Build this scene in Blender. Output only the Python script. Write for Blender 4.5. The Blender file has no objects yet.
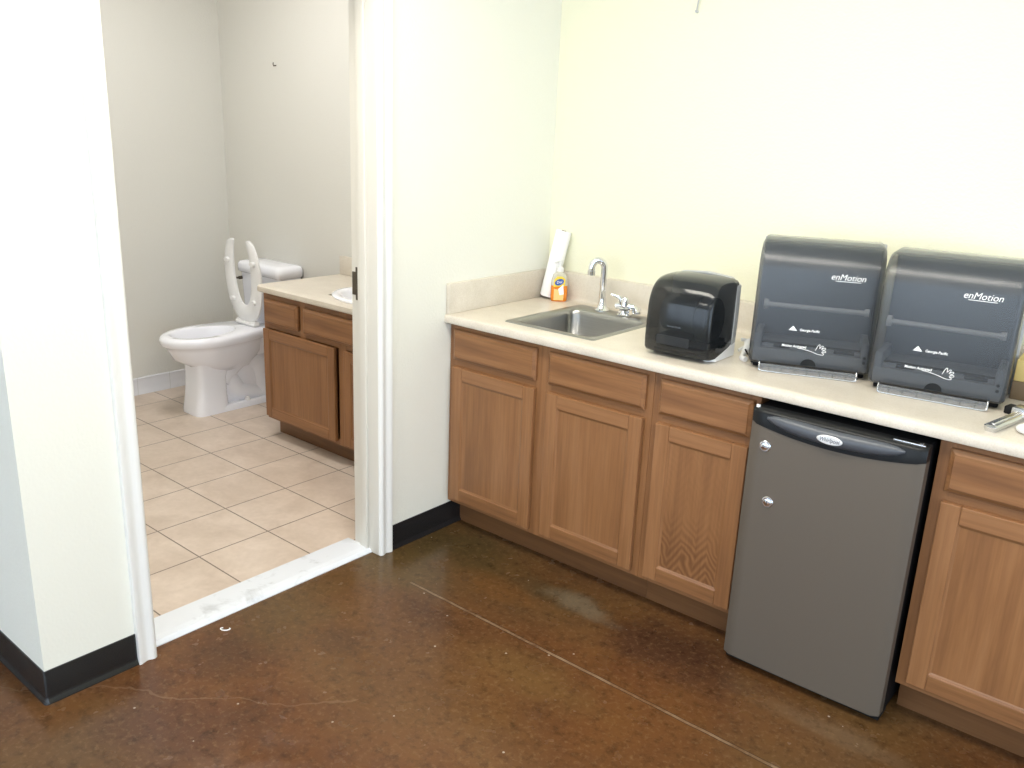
import bpy, bmesh, math, random
from mathutils import Vector, Matrix
random.seed(4)
S = bpy.context.scene
C = S.collection
PI = math.pi

# ------------------------------------------------------------------ camera
cam_d = bpy.data.cameras.new('camera')
cam_d.sensor_width = 36.0
cam_d.lens = 866.42 / 1024 * 36.0
cam_d.clip_start = 0.05
cam = bpy.data.objects.new('camera', cam_d)
C.objects.link(cam)
yaw, pit, rol = 0.6879, -0.2884, 0.0414
fw = Vector((-math.sin(yaw) * math.cos(pit), math.cos(yaw) * math.cos(pit), math.sin(pit)))
rt = Vector((math.cos(yaw), math.sin(yaw), 0))
up = rt.cross(fw)
r2 = rt * math.cos(rol) + up * math.sin(rol)
u2 = -rt * math.sin(rol) + up * math.cos(rol)
M = Matrix((r2, u2, -fw)).transposed().to_4x4()
M.translation = Vector((2.2955, -3.0104, 1.6083))
cam.matrix_world = M
S.camera = cam

# ------------------------------------------------------------------ world, light, exposure
W = bpy.data.worlds.new('world')
S.world = W
W.use_nodes = True
bg = W.node_tree.nodes['Background']
bg.inputs[0].default_value = (0.70, 0.84, 1.0, 1)
bg.inputs[1].default_value = 4.3
S.view_settings.view_transform = 'Standard'
S.view_settings.look = 'None'
S.view_settings.gamma = 1.0
S.view_settings.use_curve_mapping = False
S.view_settings.exposure = -0.08

CEIL = 2.75


def area(name, loc, sx, sy, power, col, rot=(0, 0, 0), portal=False, spread=PI):
    l = bpy.data.lights.new(name, 'AREA')
    l.shape = 'RECTANGLE'
    l.size, l.size_y = sx, sy
    l.energy = power
    l.color = col
    l.spread = spread
    if portal:
        l.cycles.is_portal = True
    o = bpy.data.objects.new(name, l)
    o.location = loc
    o.rotation_euler = rot
    C.objects.link(o)
    return o


WARM = (1.0, 0.95, 0.84)
LAMPS = [(0.75, -1.75, 26), (2.0, -1.75, 22), (0.95, -4.4, 20), (3.4, -4.4, 20)]
for i, (x, y, p) in enumerate(LAMPS):
    area('ceiling_lamp', (x, y, CEIL - 0.05), 1.15, 0.55, p, WARM)
area('bathroom_lamp', (-1.3, -1.0, CEIL - 0.08), 0.5, 0.5, 24, (1.0, 0.98, 0.96))
area('window_portal', (0.75, -6.98, 1.35), 7.9, 2.1, 1, (1, 1, 1), (-PI / 2, 0, 0), portal=True)
area('window_portal', (5.18, -3.7, 1.30), 2.2, 5.0, 1, (1, 1, 1), (0, PI / 2, 0), portal=True)

# ------------------------------------------------------------------ materials


def nodes(name):
    m = bpy.data.materials.new(name)
    m.use_nodes = True
    nt = m.node_tree
    return m, nt, nt.nodes['Principled BSDF']


def mat(name, col, rough=0.5, metal=0.0, alpha=1.0, coat=0.0, spec=0.5, emit=None, es=0, trans=0.0):
    m, nt, b = nodes(name)
    b.inputs['Base Color'].default_value = (*col, 1)
    b.inputs['Roughness'].default_value = rough
    b.inputs['Metallic'].default_value = metal
    b.inputs['Alpha'].default_value = alpha
    b.inputs['Coat Weight'].default_value = coat
    b.inputs['Coat Roughness'].default_value = 0.08
    b.inputs['Specular IOR Level'].default_value = spec
    b.inputs['Transmission Weight'].default_value = trans
    if emit:
        b.inputs['Emission Color'].default_value = (*emit, 1)
        b.inputs['Emission Strength'].default_value = es
    return m


def N(nt, t, **k):
    n = nt.nodes.new(t)
    for a, v in k.items():
        if a.startswith('i_'):
            key = a[2:]
            n.inputs[int(key) if key.isdigit() else key.replace('_', ' ')].default_value = v
        else:
            setattr(n, a, v)
    return n


def ramp(nt, src, stops, interp='LINEAR'):
    r = nt.nodes.new('ShaderNodeValToRGB')
    r.color_ramp.interpolation = interp
    e = r.color_ramp.elements
    while len(e) < len(stops):
        e.new(0.5)
    for el, (p, c) in zip(e, stops):
        el.position = p
        el.color = (*c, 1) if len(c) == 3 else c
    nt.links.new(src, r.inputs[0])
    return r.outputs[0]


def mix(nt, fac, a, b, mode='MIX'):
    n = nt.nodes.new('ShaderNodeMix')
    n.data_type = 'RGBA'
    n.blend_type = mode
    for s, v in ((n.inputs[0], fac), (n.inputs[6], a), (n.inputs[7], b)):
        if isinstance(v, (int, float)):
            s.default_value = v
        elif isinstance(v, tuple):
            s.default_value = (*v, 1) if len(v) == 3 else v
        else:
            nt.links.new(v, s)
    return n.outputs[2]


def mth(nt, op, a, b=None, c=None):
    n = nt.nodes.new('ShaderNodeMath')
    n.operation = op
    for s, v in zip(n.inputs, (a, b, c)):
        if v is None:
            continue
        if isinstance(v, (int, float)):
            s.default_value = v
        else:
            nt.links.new(v, s)
    return n.outputs[0]


def coords(nt, scale=(1, 1, 1), rot=(0, 0, 0), loc=(0, 0, 0)):
    t = nt.nodes.new('ShaderNodeTexCoord')
    mp = nt.nodes.new('ShaderNodeMapping')
    mp.inputs['Scale'].default_value = scale
    mp.inputs['Rotation'].default_value = rot
    mp.inputs['Location'].default_value = loc
    nt.links.new(t.outputs['Object'], mp.inputs[0])
    return mp.outputs[0]


def noise(nt, v, scale, detail=4, rough=0.5, dist=0.0):
    n = N(nt, 'ShaderNodeTexNoise', i_Scale=scale, i_Detail=detail, i_Roughness=rough, i_Distortion=dist)
    nt.links.new(v, n.inputs['Vector'])
    return n.outputs['Fac']


def bump(nt, b, h, strength, dist=0.002):
    n = N(nt, 'ShaderNodeBump', i_Strength=strength, i_Distance=dist)
    nt.links.new(h, n.inputs['Height'])
    nt.links.new(n.outputs[0], b.inputs['Normal'])


def wall_mat(name, col, rough=0.45):
    m, nt, b = nodes(name)
    b.inputs['Base Color'].default_value = (*col, 1)
    b.inputs['Roughness'].default_value = rough
    v = coords(nt)
    bump(nt, b, noise(nt, v, 110, 3), 0.35, 0.003)
    return m


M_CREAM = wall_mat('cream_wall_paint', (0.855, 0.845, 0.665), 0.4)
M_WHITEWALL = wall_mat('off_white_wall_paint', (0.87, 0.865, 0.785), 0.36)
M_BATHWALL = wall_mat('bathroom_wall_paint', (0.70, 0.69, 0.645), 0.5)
M_CEIL = wall_mat('ceiling_tile', (0.85, 0.85, 0.83), 0.8)
M_TRIM = mat('white_trim_paint', (0.86, 0.86, 0.84), 0.28)
M_JAMB = mat('cream_jamb_paint', (0.74, 0.71, 0.64), 0.35)
M_COVE = mat('black_rubber_base', (0.012, 0.012, 0.013), 0.22)
M_BLACK = mat('black_plastic', (0.010, 0.011, 0.012), 0.35, spec=0.25)
M_BLACKMATT = mat('black_matt_plastic', (0.008, 0.008, 0.009), 0.6, spec=0.2)
M_HANDLE = mat('grey_handle_plastic', (0.075, 0.083, 0.098), 0.35)
M_CHROME = mat('chrome', (0.82, 0.83, 0.85), 0.07, 1.0)
M_CHROMED = mat('worn_metal', (0.62, 0.63, 0.65), 0.25, 1.0)
M_PORC = mat('porcelain', (0.91, 0.92, 0.98), 0.1, coat=0.3)
M_SEAT = mat('seat_plastic', (0.85, 0.85, 0.85), 0.25)
M_WHITE = mat('white_print', (0.95, 0.95, 0.95), 0.5)
M_PAPER = mat('white_paper', (0.95, 0.95, 0.95), 0.8)
M_WHITEPL = mat('white_plastic', (0.85, 0.85, 0.85), 0.35)
M_BRONZE = mat('dark_bronze_plate', (0.12, 0.10, 0.08), 0.4, 0.7)
M_DARK = mat('dark_void', (0.008, 0.008, 0.008), 0.7)
M_GREYPLATE = mat('light_grey_plastic', (0.50, 0.51, 0.52), 0.4)
M_INNER = mat('inner_grey_plastic', (0.24, 0.26, 0.285), 0.5)
M_BACKIN = mat('dim_grey_plastic', (0.16, 0.175, 0.195), 0.5)
M_INNERDARK = mat('inner_dark_plastic', (0.02, 0.022, 0.025), 0.5)
M_SMOKE = mat('smoky_blue_cover', (0.030, 0.037, 0.048), 0.34, alpha=0.60, spec=0.75, coat=0.8)
M_SMOKE.node_tree.nodes['Principled BSDF'].inputs['Coat Roughness'].default_value = 0.3
M_SMOKEDARK = mat('smoky_black_cover', (0.012, 0.014, 0.016), 0.12, alpha=0.82)
M_CLEAR = mat('clear_grey_plastic', (0.30, 0.31, 0.32), 0.25, alpha=0.38)
M_ORANGE = mat('orange_soap', (0.80, 0.24, 0.015), 0.15, coat=0.5)
M_CLEARBOT = mat('clear_bottle', (0.85, 0.82, 0.70), 0.1, alpha=0.55)
M_YELLOW = mat('yellow_label', (0.85, 0.62, 0.05), 0.4)
M_PEACH = mat('pale_orange_label', (0.90, 0.58, 0.22), 0.4)
M_BLUE = mat('blue_label', (0.03, 0.10, 0.40), 0.4)
M_CARTONY = mat('yellow_carton', (0.74, 0.57, 0.22), 0.6)
M_CARTONB = mat('brown_carton', (0.20, 0.14, 0.08), 0.6)
M_BADGE = mat('silver_badge', (0.75, 0.76, 0.77), 0.3, 0.3)
M_INK = mat('badge_ink', (0.08, 0.09, 0.12), 0.5)
M_PANEL = mat('lamp_diffuser', (0.9, 0.9, 0.88), 0.5, emit=(1.0, 0.95, 0.85), es=4.0)


def wood(name, axis, seed=0.0, cathedral=False, tint=1.0):
    m, nt, b = nodes(name)
    t = nt.nodes.new('ShaderNodeTexCoord')
    mp = nt.nodes.new('ShaderNodeMapping')
    sc = [9, 9, 9]
    sc['xyz'.index(axis)] = 0.55
    mp.inputs['Scale'].default_value = sc
    mp.inputs['Location'].default_value = (seed, seed * 1.7, seed * .6)
    nt.links.new(t.outputs['Object'], mp.inputs[0])
    v = mp.outputs[0]
    n1 = noise(nt, v, 1.6, 5, 0.55, 0.6)
    mp2 = nt.nodes.new('ShaderNodeMapping')
    sc = [120, 120, 120]
    sc['xyz'.index(axis)] = 5
    mp2.inputs['Scale'].default_value = sc
    nt.links.new(t.outputs['Object'], mp2.inputs[0])
    n2 = noise(nt, mp2.outputs[0], 1.0, 3, 0.6)
    c = ramp(nt, n1, [(0.25, (0.180 * tint, 0.080 * tint, 0.034 * tint)), (0.5, (0.275 * tint, 0.127 * tint, 0.051 * tint)),
                      (0.75, (0.335 * tint, 0.164 * tint, 0.074 * tint))])
    if cathedral:
        mp3 = nt.nodes.new('ShaderNodeMapping')
        mp3.inputs['Scale'].default_value = (1, 1, 1)
        nt.links.new(t.outputs['Object'], mp3.inputs[0])
        w1 = noise(nt, mp3.outputs[0], 8, 2)
        sx = nt.nodes.new('ShaderNodeSeparateXYZ')
        nt.links.new(mp3.outputs[0], sx.inputs[0])
        zig = mth(nt, 'PINGPONG', mth(nt, 'ADD', sx.outputs[0], mth(nt, 'MULTIPLY', w1, 0.05)), 0.045)
        h = mth(nt, 'ADD', mth(nt, 'ADD', sx.outputs[2], mth(nt, 'MULTIPLY', zig, 1.6)), mth(nt, 'MULTIPLY', w1, 0.12))
        band = mth(nt, 'SINE', mth(nt, 'MULTIPLY', h, 2 * PI / 0.034))
        lo = mth(nt, 'SMOOTH_MIN', 1.0, mth(nt, 'MAXIMUM', 0.0, mth(nt, 'MULTIPLY', mth(nt, 'SUBTRACT', 0.02, sx.outputs[2]), 6)), 0.1)
        f = mth(nt, 'MULTIPLY', mth(nt, 'MULTIPLY', mth(nt, 'ADD', mth(nt, 'MULTIPLY', band, 0.5), 0.5), 0.85), mth(nt, 'MAXIMUM', lo, 0.12))
        c = mix(nt, f, c, (0.15, 0.064, 0.025))
    c = mix(nt, 0.30, c, ramp(nt, n2, [(0.35, (0.5, 0.45, 0.4)), (0.62, (1, 1, 1))]), 'MULTIPLY')
    nt.links.new(c, b.inputs['Base Color'])
    b.inputs['Roughness'].default_value = 0.33
    b.inputs['Specular IOR Level'].default_value = 0.45
    bump(nt, b, n2, 0.12, 0.001)
    return m


WV = wood('oak_vertical', 'z', 0.3)
WH = wood('oak_horizontal', 'x', 4.1)
WP = [wood('oak_panel', 'z', 7.7, tint=1.03), wood('oak_panel_fine', 'z', 12.3), wood('oak_panel_zigzag', 'z', 3.3, True), wood('oak_panel_plain', 'z', 21.0, tint=1.05)]
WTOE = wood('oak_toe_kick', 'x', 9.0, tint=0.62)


def laminate():
    m, nt, b = nodes('beige_laminate')
    v = coords(nt)
    n1 = noise(nt, v, 9, 4)
    n2 = noise(nt, v, 260, 2)
    c = ramp(nt, n1, [(0.3, (0.66, 0.60, 0.51)), (0.7, (0.74, 0.68, 0.59))])
    c = mix(nt, 0.35, c, ramp(nt, n2, [(0.38, (0.80, 0.76, 0.70)), (0.55, (1, 1, 1))]), 'MULTIPLY')
    nt.links.new(c, b.inputs['Base Color'])
    b.inputs['Roughness'].default_value = 0.3
    return m


M_LAM = laminate()


def steel(name, col, rough, metal=1.0, axis=0):
    m, nt, b = nodes(name)
    sc = [300, 300, 300]
    sc[axis] = 3
    v = coords(nt, tuple(sc))
    n = noise(nt, v, 1.0, 2)
    nt.links.new(ramp(nt, n, [(0.3, tuple(x * 0.92 for x in col)), (0.7, col)]), b.inputs['Base Color'])
    b.inputs['Metallic'].default_value = metal
    b.inputs['Roughness'].default_value = rough
    return m


M_SINK = steel('brushed_sink_steel', (0.37, 0.365, 0.35), 0.28, 1.0, 0)
M_FRIDGE = mat('taupe_steel_finish', (0.146, 0.124, 0.101), 0.42, 0.3)


def concrete():
    m, nt, b = nodes('stained_concrete')
    v = coords(nt)
    a = noise(nt, v, 1.6, 9, 0.68, 0.3)
    big = noise(nt, v, 0.8, 3, 0.5, 0.3)
    d = noise(nt, v, 30, 8, 0.75)
    f = noise(nt, v, 130, 3, 0.6)
    c = ramp(nt, a, [(0.28, (0.058, 0.024, 0.011)), (0.45, (0.104, 0.041, 0.015)), (0.60, (0.128, 0.055, 0.018)), (0.75, (0.130, 0.076, 0.027))])
    c = mix(nt, ramp(nt, big, [(0.42, (0, 0, 0)), (0.62, (0.55, 0.55, 0.55))]), c, (0.095, 0.060, 0.025))
    sp = nt.nodes.new('ShaderNodeSeparateXYZ')
    nt.links.new(v, sp.inputs[0])
    X, Y = sp.outputs[0], sp.outputs[1]

    def blob(cx, cy, rx, ry, soft=0.6, wob=0.5, rot=0.0):
        cr, sr = math.cos(rot), math.sin(rot)
        dx = mth(nt, 'SUBTRACT', X, cx)
        dy = mth(nt, 'SUBTRACT', Y, cy)
        ux = mth(nt, 'ADD', mth(nt, 'MULTIPLY', dx, cr / rx), mth(nt, 'MULTIPLY', dy, sr / rx))
        uy = mth(nt, 'ADD', mth(nt, 'MULTIPLY', dx, -sr / ry), mth(nt, 'MULTIPLY', dy, cr / ry))
        r = mth(nt, 'SQRT', mth(nt, 'ADD', mth(nt, 'MULTIPLY', ux, ux), mth(nt, 'MULTIPLY', uy, uy)))
        wn = noise(nt, v, 6, 9, 0.7)
        r = mth(nt, 'ADD', r, mth(nt, 'MULTIPLY', mth(nt, 'SUBTRACT', wn, 0.5), wob * 2))
        k = nt.nodes.new('ShaderNodeMapRange')
        k.interpolation_type = 'SMOOTHSTEP'
        k.inputs['From Min'].default_value = 1.0
        k.inputs['From Max'].default_value = 1.0 - soft
        nt.links.new(r, k.inputs['Value'])
        return k.outputs[0]
    # stains in the slab
    for (cx, cy, rx, ry, soft, k, col, ro) in (
            (0.10, -0.72, 0.50, 0.26, 0.9, 0.80, (0.058, 0.042, 0.017), 0),
            (0.05, -0.98, 0.42, 0.22, 0.9, 0.60, (0.092, 0.062, 0.022), 0),
            (0.50, -0.86, 0.24, 0.10, 0.8, 0.60, (0.130, 0.058, 0.017), 0),
            (0.72, -0.75, 0.30, 0.10, 0.9, 0.55, (0.055, 0.045, 0.024), 0),
            (1.16, -0.76, 0.42, 0.20, 0.8, 0.80, (0.050, 0.022, 0.013), 0),
            (0.46, -1.14, 0.30, 0.09, 0.9, 0.65, (0.060, 0.026, 0.012), 0),
            (0.95, -1.18, 0.36, 0.13, 0.9, 0.50, (0.135, 0.076, 0.026), 0),
            (0.62, -1.45, 0.40, 0.20, 0.9, 0.55, (0.115, 0.050, 0.015), 0),
            (0.33, -1.45, 0.16, 0.12, 0.9, 0.45, (0.050, 0.026, 0.013), 0),
            (0.05, -1.50, 0.30, 0.30, 0.9, 0.55, (0.098, 0.060, 0.022), 0),
            (0.15, -1.75, 0.22, 0.16, 0.9, 0.50, (0.058, 0.028, 0.014), 0),
            (0.30, -2.05, 0.40, 0.22, 0.9, 0.55, (0.070, 0.030, 0.020), 0),
            (1.75, -1.05, 0.50, 0.12, 0.9, 0.50, (0.110, 0.060, 0.022), 0)):
        c = mix(nt, mth(nt, 'MULTIPLY', blob(cx, cy, rx, ry, soft, 0.85, ro), k), c, col)
    c = mix(nt, mth(nt, 'MULTIPLY', blob(0.80, -0.745, 0.20, 0.075, 0.8, 0.9, -0.15), 0.45), c, (0.21, 0.17, 0.12))
    c = mix(nt, mth(nt, 'MULTIPLY', blob(1.72, -0.80, 0.36, 0.06, 0.8, 0.5, 0.0), 0.22), c, (0.20, 0.15, 0.10))
    # grain of the surface
    g1 = noise(nt, v, 26, 8, 0.75)
    c = mix(nt, 0.85, c, ramp(nt, g1, [(0.32, (0.42, 0.40, 0.37)), (0.50, (1.0, 0.98, 0.93)), (0.75, (1.0, 1.0, 0.95))]), 'MULTIPLY')
    c = mix(nt, mth(nt, 'MULTIPLY', ramp(nt, noise(nt, v, 60, 4, 0.7), [(0.52, (0, 0, 0)), (0.75, (1, 1, 1))]), 0.36), c, (0.25, 0.155, 0.075))
    # saw cut filled with light grout
    wob = noise(nt, v, 14, 2)
    jl = mth(nt, 'ABSOLUTE', mth(nt, 'ADD', mth(nt, 'ADD', Y, 1.045), mth(nt, 'MULTIPLY', mth(nt, 'SUBTRACT', wob, 0.5), 0.005)))
    jm = mth(nt, 'MULTIPLY', mth(nt, 'LESS_THAN', jl, 0.0050), mth(nt, 'GREATER_THAN', X, 0.24))
    jd = mth(nt, 'MULTIPLY', mth(nt, 'LESS_THAN', mth(nt, 'ABSOLUTE', mth(nt, 'ADD', jl, -0.0062)), 0.0018), mth(nt, 'GREATER_THAN', X, 0.24))
    c = mix(nt, mth(nt, 'MULTIPLY', jd, 0.7), c, (0.03, 0.017, 0.01))
    c = mix(nt, mth(nt, 'MULTIPLY', jm, mth(nt, 'MULTIPLY', ramp(nt, noise(nt, v, 9, 4, 0.7), [(0.33, (0.15, 0.15, 0.15)), (0.6, (0.75, 0.75, 0.75))]), mth(nt, 'ADD', 0.45, d))), c, (0.30, 0.21, 0.13))
    # hairline crack
    w2 = noise(nt, v, 3.0, 4, 0.6)
    ck = mth(nt, 'ABSOLUTE', mth(nt, 'ADD', mth(nt, 'ADD', mth(nt, 'ADD', Y, mth(nt, 'MULTIPLY', X, -0.78)), 2.13), mth(nt, 'MULTIPLY', mth(nt, 'SUBTRACT', w2, 0.5), 0.22)))
    cm = mth(nt, 'MULTIPLY', mth(nt, 'LESS_THAN', ck, 0.0035), mth(nt, 'LESS_THAN', X, 0.62))
    c = mix(nt, mth(nt, 'MULTIPLY', cm, 0.22), c, (0.26, 0.17, 0.10))
    # specks of spilt paint
    vo = N(nt, 'ShaderNodeTexVoronoi', i_Scale=13.0)
    nt.links.new(v, vo.inputs['Vector'])
    sm = mth(nt, 'MULTIPLY', mth(nt, 'LESS_THAN', vo.outputs['Distance'], 0.045), mth(nt, 'GREATER_THAN', noise(nt, v, 5, 1), 0.5))
    c = mix(nt, mth(nt, 'MULTIPLY', sm, 0.65), c, (0.5, 0.42, 0.33))
    nt.links.new(c, b.inputs['Base Color'])
    nt.links.new(ramp(nt, noise(nt, v, 12, 4), [(0.3, (0.14, 0.14, 0.14)), (0.7, (0.30, 0.30, 0.30))]), b.inputs['Roughness'])
    b.inputs['Specular IOR Level'].default_value = 0.28
    bump(nt, b, noise(nt, v, 16, 4), 0.06, 0.004)
    return m


M_FLOOR = concrete()


def tile():
    m, nt, b = nodes('beige_floor_tile')
    v = coords(nt)
    sp = nt.nodes.new('ShaderNodeSeparateXYZ')
    nt.links.new(v, sp.inputs[0])
    T = 0.3055

    def g(s, off):
        q = mth(nt, 'FRACT', mth(nt, 'DIVIDE', mth(nt, 'ADD', s, off + 20 * T), T))
        e = mth(nt, 'MINIMUM', q, mth(nt, 'SUBTRACT', 1.0, q))
        return mth(nt, 'MULTIPLY', e, T)
    e = mth(nt, 'MINIMUM', g(sp.outputs[0], 0.47), g(sp.outputs[1], 0.857))
    gm = mth(nt, 'LESS_THAN', e, 0.0026)
    n1 = noise(nt, v, 5, 5, 0.6, 0.5)
    n2 = noise(nt, v, 40, 4, 0.6)
    c = ramp(nt, n1, [(0.3, (0.53, 0.430, 0.350)), (0.7, (0.67, 0.565, 0.48))])
    c = mix(nt, 0.3, c, ramp(nt, n2, [(0.35, (0.8, 0.78, 0.75)), (0.65, (1, 1, 1))]), 'MULTIPLY')
    c = mix(nt, gm, c, (0.17, 0.13, 0.10))
    nt.links.new(c, b.inputs['Base Color'])
    b.inputs['Roughness'].default_value = 0.38
    bump(nt, b, mth(nt, 'MINIMUM', e, 0.005), 0.4, 0.5)
    return m


M_TILE = tile()


def marble():
    m, nt, b = nodes('white_marble')
    v = coords(nt)
    n = noise(nt, v, 7, 5, 0.6, 0.8)
    n2 = noise(nt, v, 22, 4, 0.6, 0.5)
    f = mth(nt, 'MULTIPLY', ramp(nt, n, [(0.55, (0, 0, 0)), (0.72, (1, 1, 1))]), n2)
    nt.links.new(mix(nt, f, (0.70, 0.73, 0.78), (0.26, 0.27, 0.28)), b.inputs['Base Color'])
    b.inputs['Roughness'].default_value = 0.25
    return m


M_MARBLE = marble()


def tilebase():
    m, nt, b = nodes('white_tile_base')
    v = coords(nt)
    sp = nt.nodes.new('ShaderNodeSeparateXYZ')
    nt.links.new(v, sp.inputs[0])
    q = mth(nt, 'FRACT', mth(nt, 'DIVIDE', mth(nt, 'ADD', mth(nt, 'ADD', sp.outputs[1], sp.outputs[0]), 20.0), 0.203))
    nt.links.new(mix(nt, mth(nt, 'LESS_THAN', q, 0.02), (0.72, 0.72, 0.75), (0.60, 0.60, 0.60)), b.inputs['Base Color'])
    b.inputs['Roughness'].default_value = 0.2
    return m


M_TBASE = tilebase()

# ------------------------------------------------------------------ mesh helpers


def merge(bm, tmp, mi=None, mtx=None):
    if mtx is not None:
        tmp.transform(mtx)
    if mi is not None:
        for f in tmp.faces:
            f.material_index = mi
    me = bpy.data.meshes.new('tmp')
    tmp.to_mesh(me)
    tmp.free()
    bm.from_mesh(me)
    bpy.data.meshes.remove(me)


def box(bm, x0, x1, y0, y1, z0, z1, bev=0.0, seg=2, mi=0, mtx=None):
    t = bmesh.new()
    bmesh.ops.create_cube(t, size=1)
    for v in t.verts:
        v.co = Vector(((x0 + x1) / 2 + v.co.x * (x1 - x0), (y0 + y1) / 2 + v.co.y * (y1 - y0), (z0 + z1) / 2 + v.co.z * (z1 - z0)))
    if bev > 0:
        bmesh.ops.bevel(t, geom=t.edges[:], offset=bev, segments=seg, profile=0.5, affect='EDGES')
    merge(bm, t, mi, mtx)


def loft(bm, rings, cap0=True, cap1=True, closed=True, mi=0, mtx=None):
    t = bmesh.new()
    vs = [[t.verts.new(p) for p in r] for r in rings]
    n = len(rings[0])
    for a, b in zip(vs, vs[1:]):
        for i in range(n if closed else n - 1):
            j = (i + 1) % n
            t.faces.new((a[i], a[j], b[j], b[i]))
    if cap0:
        t.faces.new(vs[0][::-1])
    if cap1:
        t.faces.new(vs[-1])
    bmesh.ops.recalc_face_normals(t, faces=t.faces[:])
    merge(bm, t, mi, mtx)


def prism(bm, prof, axis, a, b, bev=0.0, mi=0, mtx=None, seg=2):
    """closed profile of 2-D points swept along an axis from a to b"""
    t = bmesh.new()

    def P(p, s):
        return {'x': (s, p[0], p[1]), 'y': (p[0], s, p[1]), 'z': (p[0], p[1], s)}[axis]
    v0 = [t.verts.new(P(p, a)) for p in prof]
    v1 = [t.verts.new(P(p, b)) for p in prof]
    n = len(prof)
    for i in range(n):
        j = (i + 1) % n
        t.faces.new((v0[i], v0[j], v1[j], v1[i]))
    c0 = t.faces.new(v0[::-1])
    c1 = t.faces.new(v1)
    bmesh.ops.recalc_face_normals(t, faces=t.faces[:])
    if bev:
        bmesh.ops.bevel(t, geom=list(set(c0.edges) | set(c1.edges)), offset=bev, segments=seg, profile=0.5, affect='EDGES')
    merge(bm, t, mi, mtx)


def ring(c, axis_dir, r, n=16, ry=None, ref=None):
    d = Vector(axis_dir).normalized()
    u = Vector(ref) if ref else (Vector((0, 0, 1)) if abs(d.z) < 0.9 else Vector((1, 0, 0)))
    s = d.cross(u).normalized()
    u = s.cross(d).normalized()
    ry = r if ry is None else ry
    return [tuple(Vector(c) + s * math.cos(2 * PI * i / n) * r + u * math.sin(2 * PI * i / n) * ry) for i in range(n)]


def tube(bm, pts, r, n=12, cap=True, mi=0, mtx=None):
    pts = [Vector(p) for p in pts]
    rs = r if isinstance(r, (list, tuple)) else [r] * len(pts)
    rings = []
    s_prev = None
    for i, p in enumerate(pts):
        d = (pts[min(i + 1, len(pts) - 1)] - pts[max(i - 1, 0)]).normalized()
        if s_prev is None:
            u = Vector((0, 0, 1)) if abs(d.z) < 0.9 else Vector((1, 0, 0))
            s = d.cross(u).normalized()
        else:
            s = (s_prev - d * s_prev.dot(d)).normalized()
        s_prev = s
        u = s.cross(d)
        rings.append([tuple(p + s * math.cos(2 * PI * k / n) * rs[i] + u * math.sin(2 * PI * k / n) * rs[i]) for k in range(n)])
    loft(bm, rings, cap, cap, mi=mi, mtx=mtx)


def cyl(bm, a, b, r, n=24, r2=None, mi=0, mtx=None):
    d = Vector(b) - Vector(a)
    loft(bm, [ring(a, d, r, n), ring(b, d, r if r2 is None else r2, n)], mi=mi, mtx=mtx)


def lathe(bm, prof, c=(0, 0, 0), n=28, mi=0, mtx=None, sx=1, sy=1):
    """prof: (radius, z) pairs from bottom to top"""
    rings = [[(c[0] + max(r, 1e-4) * sx * math.cos(2 * PI * k / n), c[1] + max(r, 1e-4) * sy * math.sin(2 * PI * k / n), c[2] + z) for k in range(n)] for r, z in prof]
    loft(bm, rings, mi=mi, mtx=mtx)


def smoothpts(pts, k=6):
    """Catmull-Rom through the points"""
    P = [Vector(p) for p in pts]
    out = []
    for i in range(len(P) - 1):
        a, b, c, d = P[max(i - 1, 0)], P[i], P[i + 1], P[min(i + 2, len(P) - 1)]
        for j in range(k):
            t = j / k
            out.append(0.5 * ((2 * b) + (-a + c) * t + (2 * a - 5 * b + 4 * c - d) * t * t + (-a + 3 * b - 3 * c + d) * t ** 3))
    out.append(P[-1])
    return [tuple(p) for p in out]


def obj(name, bm, m, parent=None, loc=(0, 0, 0), rot=(0, 0, 0), smooth=True, angle=35):
    me = bpy.data.meshes.new(name)
    bm.to_mesh(me)
    bm.free()
    for x in (m if isinstance(m, (list, tuple)) else [m]):
        me.materials.append(x)
    if smooth:
        for p in me.polygons:
            p.use_smooth = True
        me.set_sharp_from_angle(angle=math.radians(angle))
    o = bpy.data.objects.new(name, me)
    o.location = loc
    o.rotation_euler = rot
    C.objects.link(o)
    if parent:
        o.parent = parent
    return o


def thing(name, label, cat, loc=(0, 0, 0), rotz=0.0, group=None):
    o = bpy.data.objects.new(name, None)
    o.empty_display_size = 0.05
    C.objects.link(o)
    o.location = loc
    o.rotation_euler = (0, 0, rotz)
    return tag(o, label, cat, group)


def tag(o, label, cat, group=None):
    o['label'] = label
    o['category'] = cat
    if group:
        o['group'] = group
    return o


def struct(name, bm, m, label=None, cat=None, parent=None, **k):
    o = obj(name, bm, m, parent, **k)
    if parent is None:
        o['kind'] = 'structure'
        if label:
            o['label'] = label
            o['category'] = cat
    return o


def text(name, body, size, m, parent, loc, rot, shear=0.0, bold=0.0, width=None, label=None):
    cu = bpy.data.curves.new(name, 'FONT')
    cu.body = body
    cu.size = size
    cu.shear = shear
    cu.offset = bold
    cu.extrude = 0.0004
    cu.align_x = 'CENTER'
    cu.align_y = 'CENTER'
    o = bpy.data.objects.new(name, cu)
    C.objects.link(o)
    me = bpy.data.meshes.new_from_object(o.evaluated_get(bpy.context.evaluated_depsgraph_get()))
    bpy.data.objects.remove(o)
    bpy.data.curves.remove(cu)
    me.materials.clear()
    me.materials.append(m)
    if width:
        xs = [v.co.x for v in me.vertices]
        k = width / (max(xs) - min(xs))
        for v in me.vertices:
            v.co.x *= k
    o = bpy.data.objects.new(name, me)
    C.objects.link(o)
    o.parent = parent
    o.location = loc
    o.rotation_euler = rot
    return o


NB = bmesh.new

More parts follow.
